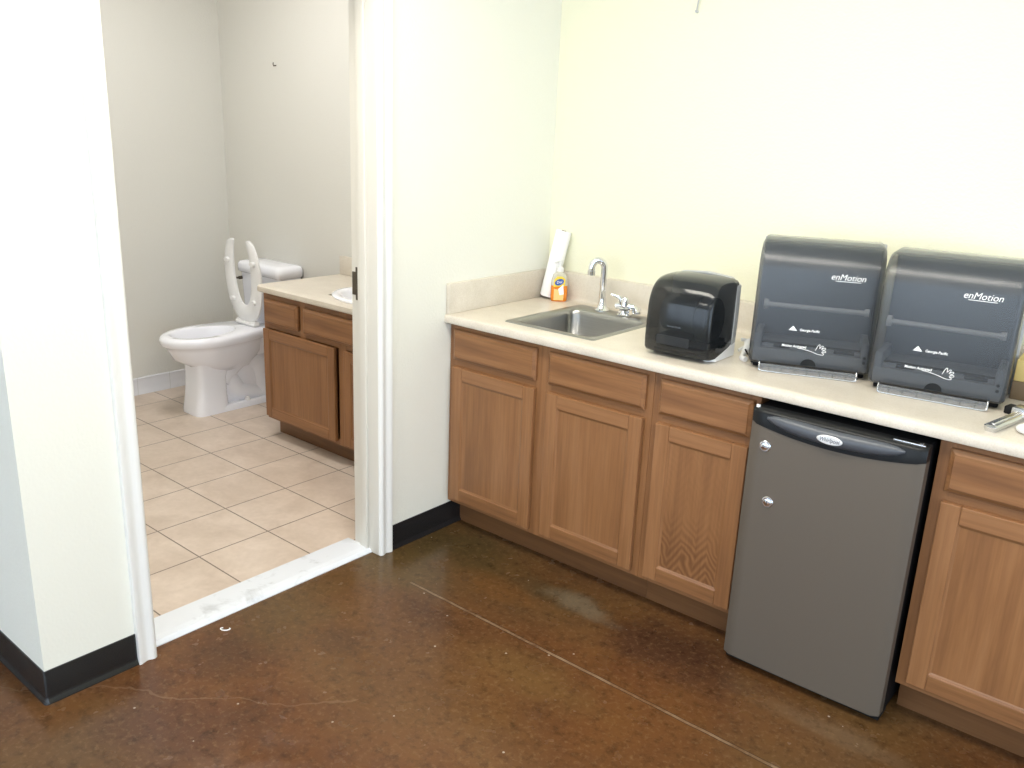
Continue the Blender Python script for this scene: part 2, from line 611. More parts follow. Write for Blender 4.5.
# ------------------------------------------------------------------ the setting
YB = 0.02            # back wall of the bathroom
XL = -2.51           # far wall of the bathroom
YC = -2.2163         # end of the partition wall
KR, KL = -0.989, -1.893   # door opening
DH = 2.06            # door height
XR, YF = 5.2, -7.0

b = NB(); box(b, 0 - 0.048, XR, YF, 0.0, -0.06, 0.0); box(b, -4.2, -0.048, YF, YC, -0.06, 0.0)
struct('floor', b, M_FLOOR, 'glossy brown stained concrete floor of the kitchen area', 'floor', smooth=False)
b = NB(); box(b, XL, -0.048, YC + 0.12, YB, -0.06, 0.0)
struct('floor_bathroom', b, M_TILE, 'square beige tile floor of the bathroom', 'floor', smooth=False)
b = NB(); box(b, -4.2, XR, YF, 0.12, CEIL, CEIL + 0.06)
struct('ceiling', b, M_CEIL, 'white ceiling', 'ceiling', smooth=False)
b = NB(); box(b, 0, XR, 0.0, 0.12, 0, CEIL)
struct('wall_back', b, M_CREAM, 'cream wall behind the kitchen counter', 'wall', smooth=False)
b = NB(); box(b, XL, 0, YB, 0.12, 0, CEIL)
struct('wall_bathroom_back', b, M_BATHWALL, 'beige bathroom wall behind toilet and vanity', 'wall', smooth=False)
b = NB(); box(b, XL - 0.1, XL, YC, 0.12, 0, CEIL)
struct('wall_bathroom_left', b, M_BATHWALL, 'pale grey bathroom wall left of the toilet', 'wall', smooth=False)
# the partition with its door opening; kitchen face off-white/cream, bathroom face beige
b = NB()
box(b, -0.12, 0, KR + 0.02, YB, 0, CEIL)
box(b, -0.12, 0, YC, KL - 0.02, 0, CEIL)
box(b, -0.12, 0, KL - 0.02, KR + 0.02, DH + 0.02, CEIL)
box(b, -4.2, -0.12, YC, YC + 0.12, 0, CEIL)
struct('wall_left', b, M_WHITEWALL, 'off-white partition wall holding the bathroom doorway', 'wall', smooth=False)
b = NB()
ry0, ry1 = -6.2, -1.2
box(b, XR, XR + 0.1, YF, ry0, 0, CEIL); box(b, XR, XR + 0.1, ry1, 0.12, 0, CEIL)
box(b, XR, XR + 0.1, ry0, ry1, 0, 0.2); box(b, XR, XR + 0.1, ry0, ry1, 2.4, CEIL)
struct('wall_right', b, M_CREAM, smooth=False)
b = NB()
for i in range(4):
    y = ry0 + (ry1 - ry0) * i / 3
    box(b, XR + 0.02, XR + 0.07, y - 0.03, y + 0.03, 0.2, 2.4)
for z in (0.23, 2.37):
    box(b, XR + 0.02, XR + 0.07, ry0, ry1, z - 0.03, z + 0.03)
struct('window_2', b, M_BLACKMATT, smooth=False)
b = NB(); box(b, -4.3, -4.2, YF, YC + .12, 0, CEIL)
struct('wall_far_left', b, M_WHITEWALL, smooth=False)
b = NB()
wx0, wx1, wz0, wz1 = -3.2, 4.7, 0.3, 2.4
box(b, -4.2, wx0, YF - 0.1, YF, 0, CEIL); box(b, wx1, XR, YF - 0.1, YF, 0, CEIL)
box(b, wx0, wx1, YF - 0.1, YF, 0, wz0); box(b, wx0, wx1, YF - 0.1, YF, wz1, CEIL)
struct('wall_front', b, M_CREAM, smooth=False)
b = NB()
for i in range(7):
    x = wx0 + (wx1 - wx0) * i / 6
    box(b, x - 0.03, x + 0.03, YF - 0.07, YF - 0.02, wz0, wz1)
for z in (wz0 + 0.03, wz1 - 0.03):
    box(b, wx0, wx1, YF - 0.07, YF - 0.02, z - 0.03, z + 0.03)
struct('window_1', b, M_BLACKMATT, smooth=False)

# door frame: jambs, stops, casings
b = NB()
box(b, -0.135, 0.002, KR, KR + 0.02, 0, DH + 0.02, 0.001)
box(b, -0.135, 0.002, KL - 0.02, KL, 0, DH + 0.02, 0.001)
box(b, -0.135, 0.002, KL, KR, DH, DH + 0.02, 0.001)
box(b, -0.092, -0.052, KR - 0.011, KR, 0.0, DH, 0.002)
box(b, -0.092, -0.052, KL, KL + 0.011, 0.0, DH, 0.002)
box(b, -0.092, -0.052, KL, KR, DH - 0.011, DH, 0.002)
struct('trim_1', b, M_JAMB, 'cream painted door jamb and stop of the bathroom doorway', 'door jamb')
CP = [(0, 0), (0, 0.010), (0.004, 0.014), (0.010, 0.0165), (0.018, 0.0145), (0.026, 0.010), (0.033, 0.0095), (0.042, 0.013), (0.052, 0.017), (0.058, 0.016), (0.0585, 0)]
b = NB()
prism(b, [(x, KR + 0.002 + s) for s, x in CP], 'z', 0.0, DH + 0.06)
struct('trim_2', b, M_TRIM, 'white moulded door casing right of the bathroom doorway', 'door casing', angle=50)
b = NB()
prism(b, [(x, KL - 0.004 - s) for s, x in CP], 'z', 0.0, DH + 0.06)
struct('trim_3', b, M_TRIM, 'white moulded door casing left of the bathroom doorway', 'door casing', angle=50)
b = NB()
prism(b, [(x, DH + 0.002 + s) for s, x in CP], 'y', KL - 0.06, KR + 0.06)
struct('trim_4', b, M_TRIM, 'white door casing above the bathroom doorway', 'door casing', angle=50)
b = NB()
prism(b, [(-0.185, 0.0), (-0.178, 0.012), (-0.075, 0.016), (-0.050, 0.014), (-0.036, 0.003), (-0.036, 0.0)], 'y', KL, KR)
struct('trim_5', b, M_MARBLE, 'white marble threshold strip at the bathroom doorway', 'threshold', smooth=False)

# black cove base
CV = [(0, 0.0), (0.012, 0.0), (0.0115, 0.004), (0.007, 0.012), (0.0045, 0.022), (0.004, 0.100), (0.003, 0.102), (0, 0.102)]
b = NB(); prism(b, CV_ := [(x, z) for x, z in CV], 'y', -0.535, KR + 0.0605)
struct('baseboard_right', b, M_COVE, 'black cove base between doorway and cabinets', 'baseboard')
b = NB()
prism(b, CV, 'y', YC, KL - 0.0625)
prism(b, [(YC - x, z) for x, z in CV], 'x', -4.2, 0.0)
cn = [[(x * math.sin(a), YC - x * math.cos(a), z) for x, z in CV] for a in [PI / 2 * i / 4 for i in range(5)]]
loft(b, cn)
struct('baseboard_left', b, M_COVE, 'black cove base wrapping the left wall corner', 'baseboard')
b = NB()
prism(b, [(XL, 0), (XL + 0.012, 0), (XL + 0.012, 0.006), (XL + 0.008, 0.012), (XL + 0.008, 0.098), (XL + 0.004, 0.103), (XL, 0.103)], 'y', YC + 0.12, YB)
prism(b, [(YB, 0), (YB - 0.010, 0), (YB - 0.008, 0.098), (YB - 0.004, 0.103), (YB, 0.103)], 'x', XL, -1.41)
struct('baseboard_bathroom', b, M_TBASE, 'white tile base along the bathroom wall', 'baseboard')

# ceiling light fixtures
FIX = ['above the doorway side', 'above the dispenser side', 'behind the camera on the left', 'behind the camera on the right']
for (x, y, p), where in zip(LAMPS, FIX):
    t = thing('ceiling_light', 'white rectangular fluorescent ceiling light ' + where, 'ceiling light', (x, y, CEIL), 0, 'ceiling lights')
    b = NB()
    for sx in (-1, 1):
        box(b, sx * 0.61 - 0.02, sx * 0.61 + 0.02, -0.32, 0.32, -0.04, 0)
        box(b, -0.61, 0.61, sx * 0.30 - 0.02, sx * 0.30 + 0.02, -0.04, 0)
    obj('frame', b, M_TRIM, t)
    b = NB(); box(b, -0.59, 0.59, -0.28, 0.28, -0.03, -0.005)
    obj('diffuser', b, M_PANEL, t)
t = thing('ceiling_light', 'square bathroom ceiling light', 'ceiling light', (-1.3, -1.0, CEIL), 0)
b = NB(); box(b, -0.27, 0.27, -0.27, 0.27, -0.03, 0, 0.01); obj('base', b, M_TRIM, t)
b = NB(); box(b, -0.24, 0.24, -0.24, 0.24, -0.06, -0.03, 0.015); obj('diffuser', b, M_PANEL, t)

# ------------------------------------------------------------------ cabinets
FY = -0.61
CH = 0.8696          # cabinet height
TK = 0.116           # toe kick height


def panel_door(parent, x0, x1, z0, z1, y, pm, rail=0.052):
    """shaker door hung on the face frame; origin at the door centre"""
    cx, cz = (x0 + x1) / 2, (z0 + z1) / 2
    w, h = (x1 - x0) / 2, (z1 - z0) / 2
    b = NB()
    th = 0.019
    box(b, -w, -w + rail, -th, 0, -h, h, 0.003, mi=0)
    box(b, w - rail, w, -th, 0, -h, h, 0.003, mi=0)
    box(b, -w + rail, w - rail, -th, 0, -h, -h + rail, 0.003, mi=1)
    box(b, -w + rail, w - rail, -th, 0, h - rail, h, 0.003, mi=1)
    # sloped sticking around the panel
    a, c = w - rail, h - rail
    s = 0.007
    for (p, q, r_, t_) in (((-a, -c), (a, -c), (a - s, -c + s), (-a + s, -c + s)), ((a, c), (-a, c), (-a + s, c - s), (a - s, c - s)),
                           ((-a, c), (-a, -c), (-a + s, -c + s), (-a + s, c - s)), ((a, -c), (a, c), (a - s, c - s), (a - s, -c + s))):
        loft(b, [[(p[0], -th + 0.0035, p[1]), (q[0], -th + 0.0035, q[1]), (q[0], -0.004, q[1]), (p[0], -0.004, p[1])],
                 [(t_[0], -0.0125, t_[1]), (r_[0], -0.0125, r_[1]), (r_[0], -0.004, r_[1]), (t_[0], -0.004, t_[1])]], mi=1 if abs(p[1] - q[1]) < 1e-6 else 0)
    d = obj('door', b, [WV, WH], parent, (cx, y, cz), smooth=False)
    b = NB(); box(b, -a - 0.004, a + 0.004, -0.0125, -0.002, -c - 0.004, c + 0.004)
    obj('panel', b, pm, d)
    return d


def drawer_front(parent, x0, x1, z0, z1, y):
    cx, cz = (x0 + x1) / 2, (z0 + z1) / 2
    w, h = (x1 - x0) / 2, (z1 - z0) / 2
    b = NB()
    r = lambda k, yy: [(-w + k, yy, -h + k), (w - k, yy, -h + k), (w - k, yy, h - k), (-w + k, yy, h - k)]
    loft(b, [r(0, 0), r(0, -0.010), r(0.002, -0.012), r(0.010, -0.016), r(0.013, -0.019)])
    return obj('drawer', b, WH, parent, (cx, y, cz), smooth=False)


def carcass(x0, x1, stiles, parent, fy, h, dep, tk, rail_z, toe=0.075, side=0.016):
    """open-topped box with a face frame; x relative to parent"""
    b = NB()
    box(b, x0, x0 + side, fy + 0.019, fy + dep, tk, h, mi=0)
    box(b, x1 - side, x1, fy + 0.019, fy + dep, tk, h, mi=0)
    box(b, x0 + side, x1 - side, fy + 0.019, fy + dep, tk, tk + 0.016, mi=1)
    box(b, x0 + side, x1 - side, fy + dep - 0.008, fy + dep, tk + 0.016, h, mi=0)
    obj('body', b, [WV, WH], parent, smooth=False)
    b = NB()
    for s0, s1 in stiles:
        box(b, s0, s1, fy, fy + 0.019, tk, h, 0.001, mi=0)
    for (sa, sb) in zip(stiles, stiles[1:]):
        for z0, z1 in rail_z:
            box(b, sa[1], sb[0], fy + 0.0005, fy + 0.019, z0, z1, 0.0, mi=1)
    obj('face_frame', b, [WV, WH], parent, smooth=False)
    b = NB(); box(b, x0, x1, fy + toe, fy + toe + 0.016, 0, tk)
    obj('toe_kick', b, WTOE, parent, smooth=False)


DZ1, DZ0, OZ1, OZ0 = 0.8475, 0.7270, 0.6985, 0.1365
RZ = [(CH - 0.04, CH), (0.692, 0.732), (TK, TK + 0.04)]
t = thing('base_cabinet', 'two-door oak base cabinet under the steel sink in the corner', 'cabinet', (0.003, 0, 0))
carcass(0.0, 0.924, [(0, 0.04), (0.425, 0.505), (0.884, 0.924)], t, FY, CH, 0.6, TK, RZ)
for k, (x0, x1) in enumerate(((0.026, 0.438), (0.494, 0.899))):
    drawer_front(t, x0, x1, DZ0, DZ1, FY)
    panel_door(t, x0, x1, OZ0, OZ1, FY, WP[k])
t = thing('base_cabinet', 'narrow oak base cabinet beside the small refrigerator, zigzag grain on its single door', 'cabinet', (0.928, 0, 0))
carcass(0.0, 0.367, [(0, 0.04), (0.330, 0.367)], t, FY, CH, 0.6, TK, RZ)
drawer_front(t, 0.026, 0.350, DZ0, DZ1, FY)
panel_door(t, 0.026, 0.350, OZ0, OZ1, FY, WP[2])
t = thing('base_cabinet', 'oak base cabinet right of the small refrigerator, cut off by the photo edge', 'cabinet', (1.800, 0, 0))
carcass(0.0, 0.914, [(0, 0.04), (0.42, 0.494), (0.874, 0.914)], t, FY, CH, 0.6, TK, RZ)
for x0, x1 in ((0.030, 0.434), (0.480, 0.884)):
    drawer_front(t, x0, x1, DZ0, DZ1, FY)
    panel_door(t, x0, x1, OZ0, OZ1, FY, WP[3])

# ------------------------------------------------------------------ countertop
H = 0.906
CT = thing('countertop', 'long beige laminate countertop with rounded edge over the oak cabinets', 'countertop', (0, 0, 0))
CX1 = 2.74
b = NB()
hx0, hx1, hy0, hy1 = 0.262, 0.622, -0.540, -0.130
nose = [(-0.60, CH + 0.0005), (-0.640, CH + 0.0005), (-0.646, CH + 0.003), (-0.648, CH + 0.009), (-0.648, H - 0.012), (-0.645, H - 0.005), (-0.638, H - 0.001), (-0.630, H), (-0.60, H)]
prism(b, nose, 'x', 0.002, CX1)
for (x0, x1, y0, y1) in ((0.002, CX1, -0.60, hy0), (0.002, hx0, hy0, hy1), (hx1, CX1, hy0, hy1), (0.002, CX1, hy1, -0.002)):
    box(b, x0, x1, y0, y1, CH + 0.0005, H)
obj('slab', b, M_LAM, CT)
b = NB()
cove = [(-0.040, H), (-0.030, H + 0.0025), (-0.024, H + 0.009), (-0.022, H + 0.02), (-0.022, H + 0.110), (-0.019, H + 0.116), (-0.012, H + 0.118), (-0.002, H + 0.118), (-0.002, H)]
prism(b, cove, 'x', 0.002, CX1)
obj('backsplash', b, M_LAM, CT)
b = NB(); box(b, 0.002, 0.021, -0.640, -0.0215, H + 0.0003, H + 0.118, 0.0015)
obj('side_splash', b, M_LAM, CT)

# ------------------------------------------------------------------ sink


def rrect(x0, x1, y0, y1, r, z, n=6):
    out = []
    for cx, cy, a0 in ((x1 - r, y1 - r, 0), (x0 + r, y1 - r, PI / 2), (x0 + r, y0 + r, PI), (x1 - r, y0 + r, 1.5 * PI)):
        for i in range(n + 1):
            a = a0 + PI / 2 * i / n
            out.append((cx + r * math.cos(a), cy + r * math.sin(a), z))
    return out


t = thing('sink', 'square stainless steel bar sink set into the beige countertop', 'sink', (0.44, -0.33, H))
b = NB()
sx0, sx1, sy0, sy1 = 0.236 - 0.44, 0.648 - 0.44, -0.572 + 0.33, -0.078 + 0.33
bx0, bx1, by0, by1 = 0.266 - 0.44, 0.618 - 0.44, -0.536 + 0.33, -0.170 + 0.33
loft(b, [rrect(sx0, sx1, sy0, sy1, 0.018, 0.0), rrect(sx0 + 0.003, sx1 - 0.003, sy0 + 0.003, sy1 - 0.003, 0.017, 0.0035),
         rrect(sx0 + 0.012, sx1 - 0.012, sy0 + 0.012, sy1 - 0.012, 0.016, 0.0038),
         rrect(bx0 - 0.004, bx1 + 0.004, by0 - 0.004, by1 + 0.004, 0.048, 0.002),
         rrect(bx0, bx1, by0, by1, 0.045, -0.002), rrect(bx0 + 0.004, bx1 - 0.004, by0 + 0.004, by1 - 0.004, 0.045, -0.02),
         rrect(bx0 + 0.012, bx1 - 0.012, by0 + 0.012, by1 - 0.012, 0.05, -0.130), rrect(bx0 + 0.03, bx1 - 0.03, by0 + 0.03, by1 - 0.03, 0.05, -0.150),
         rrect(-0.06, 0.06, -0.06, 0.06, 0.05, -0.154)], cap0=False)
obj('basin', b, M_SINK, t, angle=50)
b = NB(); lathe(b, [(0.045, -0.153), (0.045, -0.150), (0.036, -0.1495), (0.030, -0.152)])
obj('drain', b, M_CHROME, t)

# faucet
t = thing('faucet', 'chrome gooseneck faucet with two lever handles at the back of the sink', 'faucet', (0.372, -0.118, H + 0.0035))
b = NB()
lathe(b, [(0.030, 0), (0.030, 0.004), (0.024, 0.009), (0.021, 0.012), (0.019, 0.02), (0.017, 0.022), (0.017, 0.03), (0.0145, 0.034), (0.0145, 0.05)])
obj('base', b, M_CHROME, t)
b = NB()
path = [(0, 0, 0.03), (0, 0, 0.172)]
R = 0.026
dx, dy = -0.70, -0.71
for i in range(1, 13):
    a = PI * i / 12 * 1.03
    k = R * (1 - math.cos(a))
    path.append((dx * k, dy * k, 0.172 + R * math.sin(a) * 1.15))
e = path[-1]
path.append((e[0], e[1], e[2] - 0.012))
tube(b, path, 0.0135, 16)
cyl(b, (e[0], e[1], e[2] - 0.008), (e[0], e[1], e[2] - 0.026), 0.0155, 20)
obj('spout', b, M_CHROME, t)
b = NB()
lathe(b, [(0.030, 0), (0.030, 0.005), (0.022, 0.010), (0.020, 0.020), (0.021, 0.022), (0.021, 0.030), (0.018, 0.034), (0.018, 0.062), (0.012, 0.072)], (0.116, -0.012, 0))
tube(b, [(0.080, -0.02, 0.036), (0.110, -0.012, 0.04), (0.150, 0.002, 0.036)], 0.013)
obj('valve_body', b, M_CHROME, t)
for s in (-1, 1):
    b = NB()
    o = (0.118 + s * 0.012, -0.012 + s * 0.006, 0.045)
    if s < 0:
        tube(b, [(o[0], o[1], o[2]), (o[0] - 0.008, o[1] - 0.006, o[2] + 0.026), (o[0] - 0.028, o[1] - 0.016, o[2] + 0.034), (o[0] - 0.040, o[1] - 0.022, o[2] + 0.036)], [0.010, 0.009, 0.0065, 0.005])
    else:
        lathe(b, [(0.017, 0), (0.019, 0.006), (0.017, 0.020), (0.010, 0.026)], (o[0] + 0.030, o[1] + 0.014, 0.012))
        tube(b, [(o[0] + 0.022, o[1] + 0.012, 0.036), (o[0] + 0.045, o[1] - 0.01, 0.034), (o[0] + 0.060, o[1] - 0.03, 0.024)], [0.010, 0.008, 0.005])
    obj('handle', b, M_CHROME, t)

# paper roll leaning in the corner
p0, p1 = Vector((0.054, -0.068, H + 0.010)), Vector((0.101, -0.037, H + 0.290))
ax = (p1 - p0).normalized()
t = thing('paper_roll', 'white paper towel roll leaning upright in the counter corner', 'paper roll', p0)
rotq = ax.to_track_quat('Z', 'Y').to_euler()
L = (p1 - p0).length
b = NB(); lathe(b, [(0.008, 0), (0.031, 0.0), (0.033, 0.003), (0.033, L - 0.003), (0.031, L), (0.008, L)], n=36)
obj('paper', b, M_PAPER, t, rot=rotq)
b = NB(); cyl(b, (0, 0, -0.001), (0, 0, L + 0.001), 0.010, 20)
obj('core', b, M_CARTONB, t, rot=rotq)

# soap bottle
t = thing('soap_bottle', 'orange hand soap pump bottle standing before the white paper roll', 'soap bottle', (0.123, -0.078, H), math.radians(38))
t.scale = (1.12, 1.12, 1.08)


def ov(rx, ry, z, n=28, p=2.6):
    o = []
    for i in range(n):
        a = 2 * PI * i / n
        c, s = math.cos(a), math.sin(a)
        o.append((rx * math.copysign(abs(c) ** (2 / p), c), ry * math.copysign(abs(s) ** (2 / p), s), z))
    return o


b = NB(); loft(b, [ov(.028, .018, 0), ov(.031, .020, .004), ov(.032, .021, .02), ov(.0315, .0205, .062)])
obj('soap', b, M_ORANGE, t)
b = NB(); loft(b, [ov(.0315, .0205, .0622), ov(.030, .020, .085), ov(.025, .018, .102), ov(.014, .013, .112), ov(.012, .012, .118)])
obj('bottle_top', b, M_CLEARBOT, t)
b = NB()
lathe(b, [(0.0135, 0.116), (0.0135, 0.130), (0.010, 0.133), (0.005, 0.134), (0.005, 0.150), (0.010, 0.151), (0.011, 0.160), (0.008, 0.163)])
tube(b, [(0, 0, 0.157), (-0.014, -0.016, 0.157), (-0.022, -0.026, 0.151)], 0.005)
obj('pump', b, M_WHITEPL, t)
b = NB()


def decal(bm, pts, y0, mi=0):
    loft(bm, [[(x, y0, z) for x, z in pts], [(x, y0 - 0.0008, z) for x, z in pts]], mi=mi)


decal(b, [(-.020, .006), (.016, .006), (.018, .03), (.004, .046), (-.020, .050)], -.0212)
lab = obj('label', b, M_PEACH, t)
lab['label'] = 'pale orange and yellow label with a blue oval'
b = NB(); decal(b, [(.002, .026), (.018, .030), (.014, .068), (-.004, .050)], -.0216)
obj('white_patch', b, M_WHITE, lab)
b = NB(); decal(b, [(-.022 + .0, .058), (.020, .062), (.021, .090), (.008, .100), (-.010, .099), (-.021, .085)], -.0205)
obj('yellow_patch', b, M_YELLOW, lab)
b = NB(); decal(b, [(.017 * math.cos(a) - .001, .077 + .0125 * math.sin(a) + .004 * math.cos(a)) for a in [2 * PI * i / 20 for i in range(20)]], -.0214)
obj('blue_oval', b, M_BLUE, lab)
text('lettering', 'Dial', 0.013, M_WHITE, lab, (-.001, -.0228, .077), (PI / 2, -0.2, 0), 0.2)

# ------------------------------------------------------------------ paper towel dispensers


def dispenser_profile(dep, h, z0, r, k=10, lean=0.012):
    p = [(0.0, z0), (-(dep - 0.05), z0), (-(dep - 0.012), z0 + 0.004), (-dep + 0.002, z0 + 0.014), (-dep, z0 + 0.03)]
    zc = h - r
    for i in range(k + 1):
        a = PI / 2 * i / k * 0.92
        p.append((-(dep - lean - r) - r * 1.0 * math.cos(a), zc + r * math.sin(a)))
    p.append((-0.03, h + 0.001))
    p.append((0.0, h))
    return p


HANDS = [[(0, 0), (.006, .014), (.010, .016), (.010, .006)], [(.010, .006), (.016, .013), (.019, .012), (.015, .004)], [(.015, .004), (.023, .009), (.025, .006), (.017, .000)],
         [(.017, .000), (.025, .001), (.026, -.003), (.016, -.004)], [(.016, -.004), (.022, -.008), (.019, -.011), (.006, -.010), (-.010, -.005), (-.034, .0), (-.046, .0005)]]


def motion_dispenser(label, loc, rotz):
    """origin at the middle of the wire tray front, on the counter; front faces -y"""
    t = thing('paper_towel_dispenser', label, 'paper towel dispenser', loc, rotz, 'large smoky grey dispensers')
    hw, Hh, dep, z0 = 0.181, 0.400, 0.225, 0.016
    yb = 0.020 + dep
    pr = [(yb + y, z) for y, z in dispenser_profile(dep, Hh, z0, 0.092)]
    # back plate
    b = NB(); box(b, -hw + 0.004, hw - 0.004, yb - 0.03, yb + 0.006, 0.002, Hh - 0.006, 0.008)
    bp = obj('back_plate', b, M_BACKIN, t)
    b = NB(); box(b, -hw - 0.002, hw + 0.007, yb - 0.002, yb + 0.010, 0.001, Hh - 0.006, 0.004)
    obj('rim', b, M_GREYPLATE, bp)
    # smoky shell
    b = NB(); prism(b, pr, 'x', -hw, hw, 0.016, seg=4)
    dl = [f for f in b.faces if all(v.co.y > yb - 0.002 for v in f.verts) and abs(f.normal.y) > 0.9]
    bmesh.ops.delete(b, geom=dl, context='FACES')
    cov = obj('cover', b, M_SMOKE, t, angle=40)
    # what shows through the shell
    b = NB(); box(b, -hw + 0.02, hw - 0.02, 0.05, yb - 0.035, 0.030, 0.080, 0.006); box(b, -hw + 0.012, -hw + 0.034, 0.032, yb - 0.06, 0.03, 0.115, 0.006)
    box(b, hw - 0.034, hw - 0.012, 0.032, yb - 0.06, 0.03, 0.115, 0.006)
    box(b, -hw + 0.012, hw - 0.012, 0.030, 0.06, 0.024, 0.070, 0.006)
    obj('chassis', b, M_INNER, t)
    b = NB(); box(b, -0.11, -0.06, 0.046, 0.07, 0.071, 0.082, 0.002); box(b, 0.07, 0.13, 0.046, 0.07, 0.071, 0.082, 0.002); box(b, -hw + 0.03, hw - 0.03, 0.062, 0.085, 0.06, 0.083, 0.004)
    obj('mechanism', b, M_INNERDARK, t)
    b = NB(); cyl(b, (-0.150, 0.040, 0.207), (0.150, 0.040, 0.207), 0.0075, 16); cyl(b, (-0.153, 0.045, 0.207), (-0.140, 0.045, 0.207), 0.016, 16)
    cyl(b, (0.140, 0.045, 0.207), (0.153, 0.045, 0.207), 0.012, 16)
    obj('roll_bar', b, M_GREYPLATE, t)
    b = NB(); box(b, -hw + 0.015, hw - 0.015, 0.06, yb - 0.03, 0.001, 0.020, 0.003)
    obj('base', b, M_BLACKMATT, t)
    # sensor lens and indicator lights
    b = NB(); decal(b, [(0.023 * math.cos(a), 0.030 + 0.021 * math.sin(a)) for a in [PI * i / 12 for i in range(13)]], 0.0198)
    obj('sensor', b, M_BLACK, t)
    b = NB()
    for z in (0.058, 0.074):
        cyl(b, (0.158, 0.022, z), (0.158, 0.0185, z), 0.0045, 12)
    obj('indicator', b, M_INNERDARK, t)
    # wire tray
    b = NB()
    w = 0.143
    path = [(-w, 0.035, 0.030), (-w, 0.010, 0.026)] + smoothpts([(-w, 0.004, 0.018), (-w + 0.001, -0.001, 0.007), (-w + 0.010, -0.003, 0.0035)], 5) + \
        smoothpts([(w - 0.010, -0.003, 0.0035), (w - 0.001, -0.001, 0.007), (w, 0.004, 0.018)], 5) + [(w, 0.010, 0.026), (w, 0.035, 0.030)]
    tube(b, path, 0.0026, 8)
    obj('wire_tray', b, M_CHROMED, t)
    b = NB(); box(b, -w + 0.003, w - 0.003, 0.0015, 0.0035, 0.004, 0.026)
    for i in range(7):
        x = -w + 0.03 + i * (2 * w - 0.06) / 6
        box(b, x - 0.001, x + 0.001, -0.001, 0.002, 0.005, 0.024)
    obj('chute', b, M_CLEAR, t)
    # print on the cover
    yf = 0.0186
    ft = (PI / 2, 0, 0)
    fr = lambda z: 0.020 + 0.012 * max(0.0, min(1.0, (z - 0.046) / 0.265)) - 0.0012
    tx = text('lettering', 'enMotion', 0.026, M_WHITE, cov, (0.080, fr(.306), 0.309), (PI / 2 - 0.045, 0, 0), 0.25, 0.0, width=0.097)
    b = NB(); decal(b, [(0.045, 0.2965), (0.117, 0.2965), (0.117, 0.2982), (0.045, 0.2982)], fr(.297)); obj('underline', b, M_WHITE, cov)
    b = NB(); decal(b, [(-0.070, 0.1355), (-0.045, 0.1355), (-0.0575, 0.150)], fr(.141))
    obj('logo', b, M_WHITE, cov)
    text('lettering', 'Georgia-Pacific', 0.0105, M_WHITE, cov, (-0.008, fr(.14), 0.139), (PI / 2 - 0.045, 0, 0), 0.1, 0.0002, width=0.058)
    text('lettering', 'Motion Activated', 0.0105, M_WHITE, cov, (-0.048, fr(.085), 0.0868), (PI / 2 - 0.045, 0, 0), 0.1, 0.0002, width=0.072)
    b = NB()
    for s in HANDS:
        q = smoothpts([(0.016 + x * 1.15, fr(.08) + 0.0008, 0.081 + z * 1.15) for x, z in s], 4)
        tube(b, q, 0.0009, 6)
    obj('hand_symbol', b, M_WHITE, cov)
    return t


motion_dispenser('large smoky grey paper towel dispenser standing next to the small black one', (1.358, -0.444, H), math.radians(20.7))
motion_dispenser('large smoky grey paper towel dispenser at the right end, beside the metal tool', (1.715, -0.432, H), math.radians(7.5))

# small dark dispenser
t = thing('paper_towel_dispenser', 'small glossy black rounded paper towel dispenser right of the sink', 'paper towel dispenser', (0.967, -0.583, H), math.radians(2.0))
hw, dep = 0.116, 0.195


def small_ring(x, k):
    """side outline at x; k pulls the crown in towards the ends"""
    pr = [(dep, 0.050), (0.16, 0.034), (0.050, 0.012), (0.012, 0.014), (0.002, 0.024), (-0.001, 0.05)]
    pr += smoothpts([(-0.001, 0.05, 0), (0.002, 0.13, 0), (0.009, 0.190, 0), (0.032, 0.236, 0), (0.070, 0.258, 0), (0.13, 0.265, 0), (dep, 0.263, 0)], 5)
    o = []
    for p in pr:
        y, z = p[0], p[1]
        zz = z - k * 0.020 * max(0, (z - 0.14) / 0.11)
        yy = y + k * 0.022 * max(0, 1 - y / dep)
        o.append((x, yy, zz))
    return o


b = NB()
xs = [(-1, 1.0), (-0.985, 0.75), (-0.94, 0.5), (-0.8, 0.26), (-0.5, 0.07), (0, 0), (0.5, 0.07), (0.8, 0.26), (0.94, 0.5), (0.985, 0.75), (1, 1.0)]
loft(b, [small_ring(hw * a, k) for a, k in xs])
dl = [f for f in b.faces if all(v.co.y > dep - 0.002 for v in f.verts)]
bmesh.ops.delete(b, geom=dl, context='FACES')
cov = obj('cover', b, M_SMOKEDARK, t, angle=55)
b = NB()
loft(b, [[(x, dep - 0.012 + q, z) for x, z in [(-hw - .001, 0.006), (hw + .001, 0.006), (hw + .004, 0.12), (hw + .002, 0.236), (hw - 0.03, 0.260), (0.0, 0.268), (-hw + 0.03, 0.260), (-hw - .002, 0.236), (-hw - .004, 0.12)]] for q in (0.0, 0.026)])
obj('back_plate', b, M_GREYPLATE, t)
b = NB()
cyl(b, (-0.085, 0.11, 0.135), (0.035, 0.11, 0.135), 0.062, 32)
obj('paper_roll', b, mat('dim_brown_roll', (0.10, 0.095, 0.085), 0.8), t)
b = NB(); cyl(b, (0.045, 0.105, 0.125), (0.085, 0.105, 0.125), 0.075, 32); box(b, -hw + .02, hw - .02, .05, dep - .02, .04, .06)
obj('mechanism', b, M_INNERDARK, t)
b = NB(); box(b, -0.075, 0.040, 0.018, 0.030, 0.040, 0.070, 0.003)
obj('window_plate', b, M_GREYPLATE, t)
b = NB()
box(b, -hw + 0.012, hw - 0.03, 0.06, dep, 0.0, 0.016, 0.003)
obj('base', b, M_INNERDARK, t)
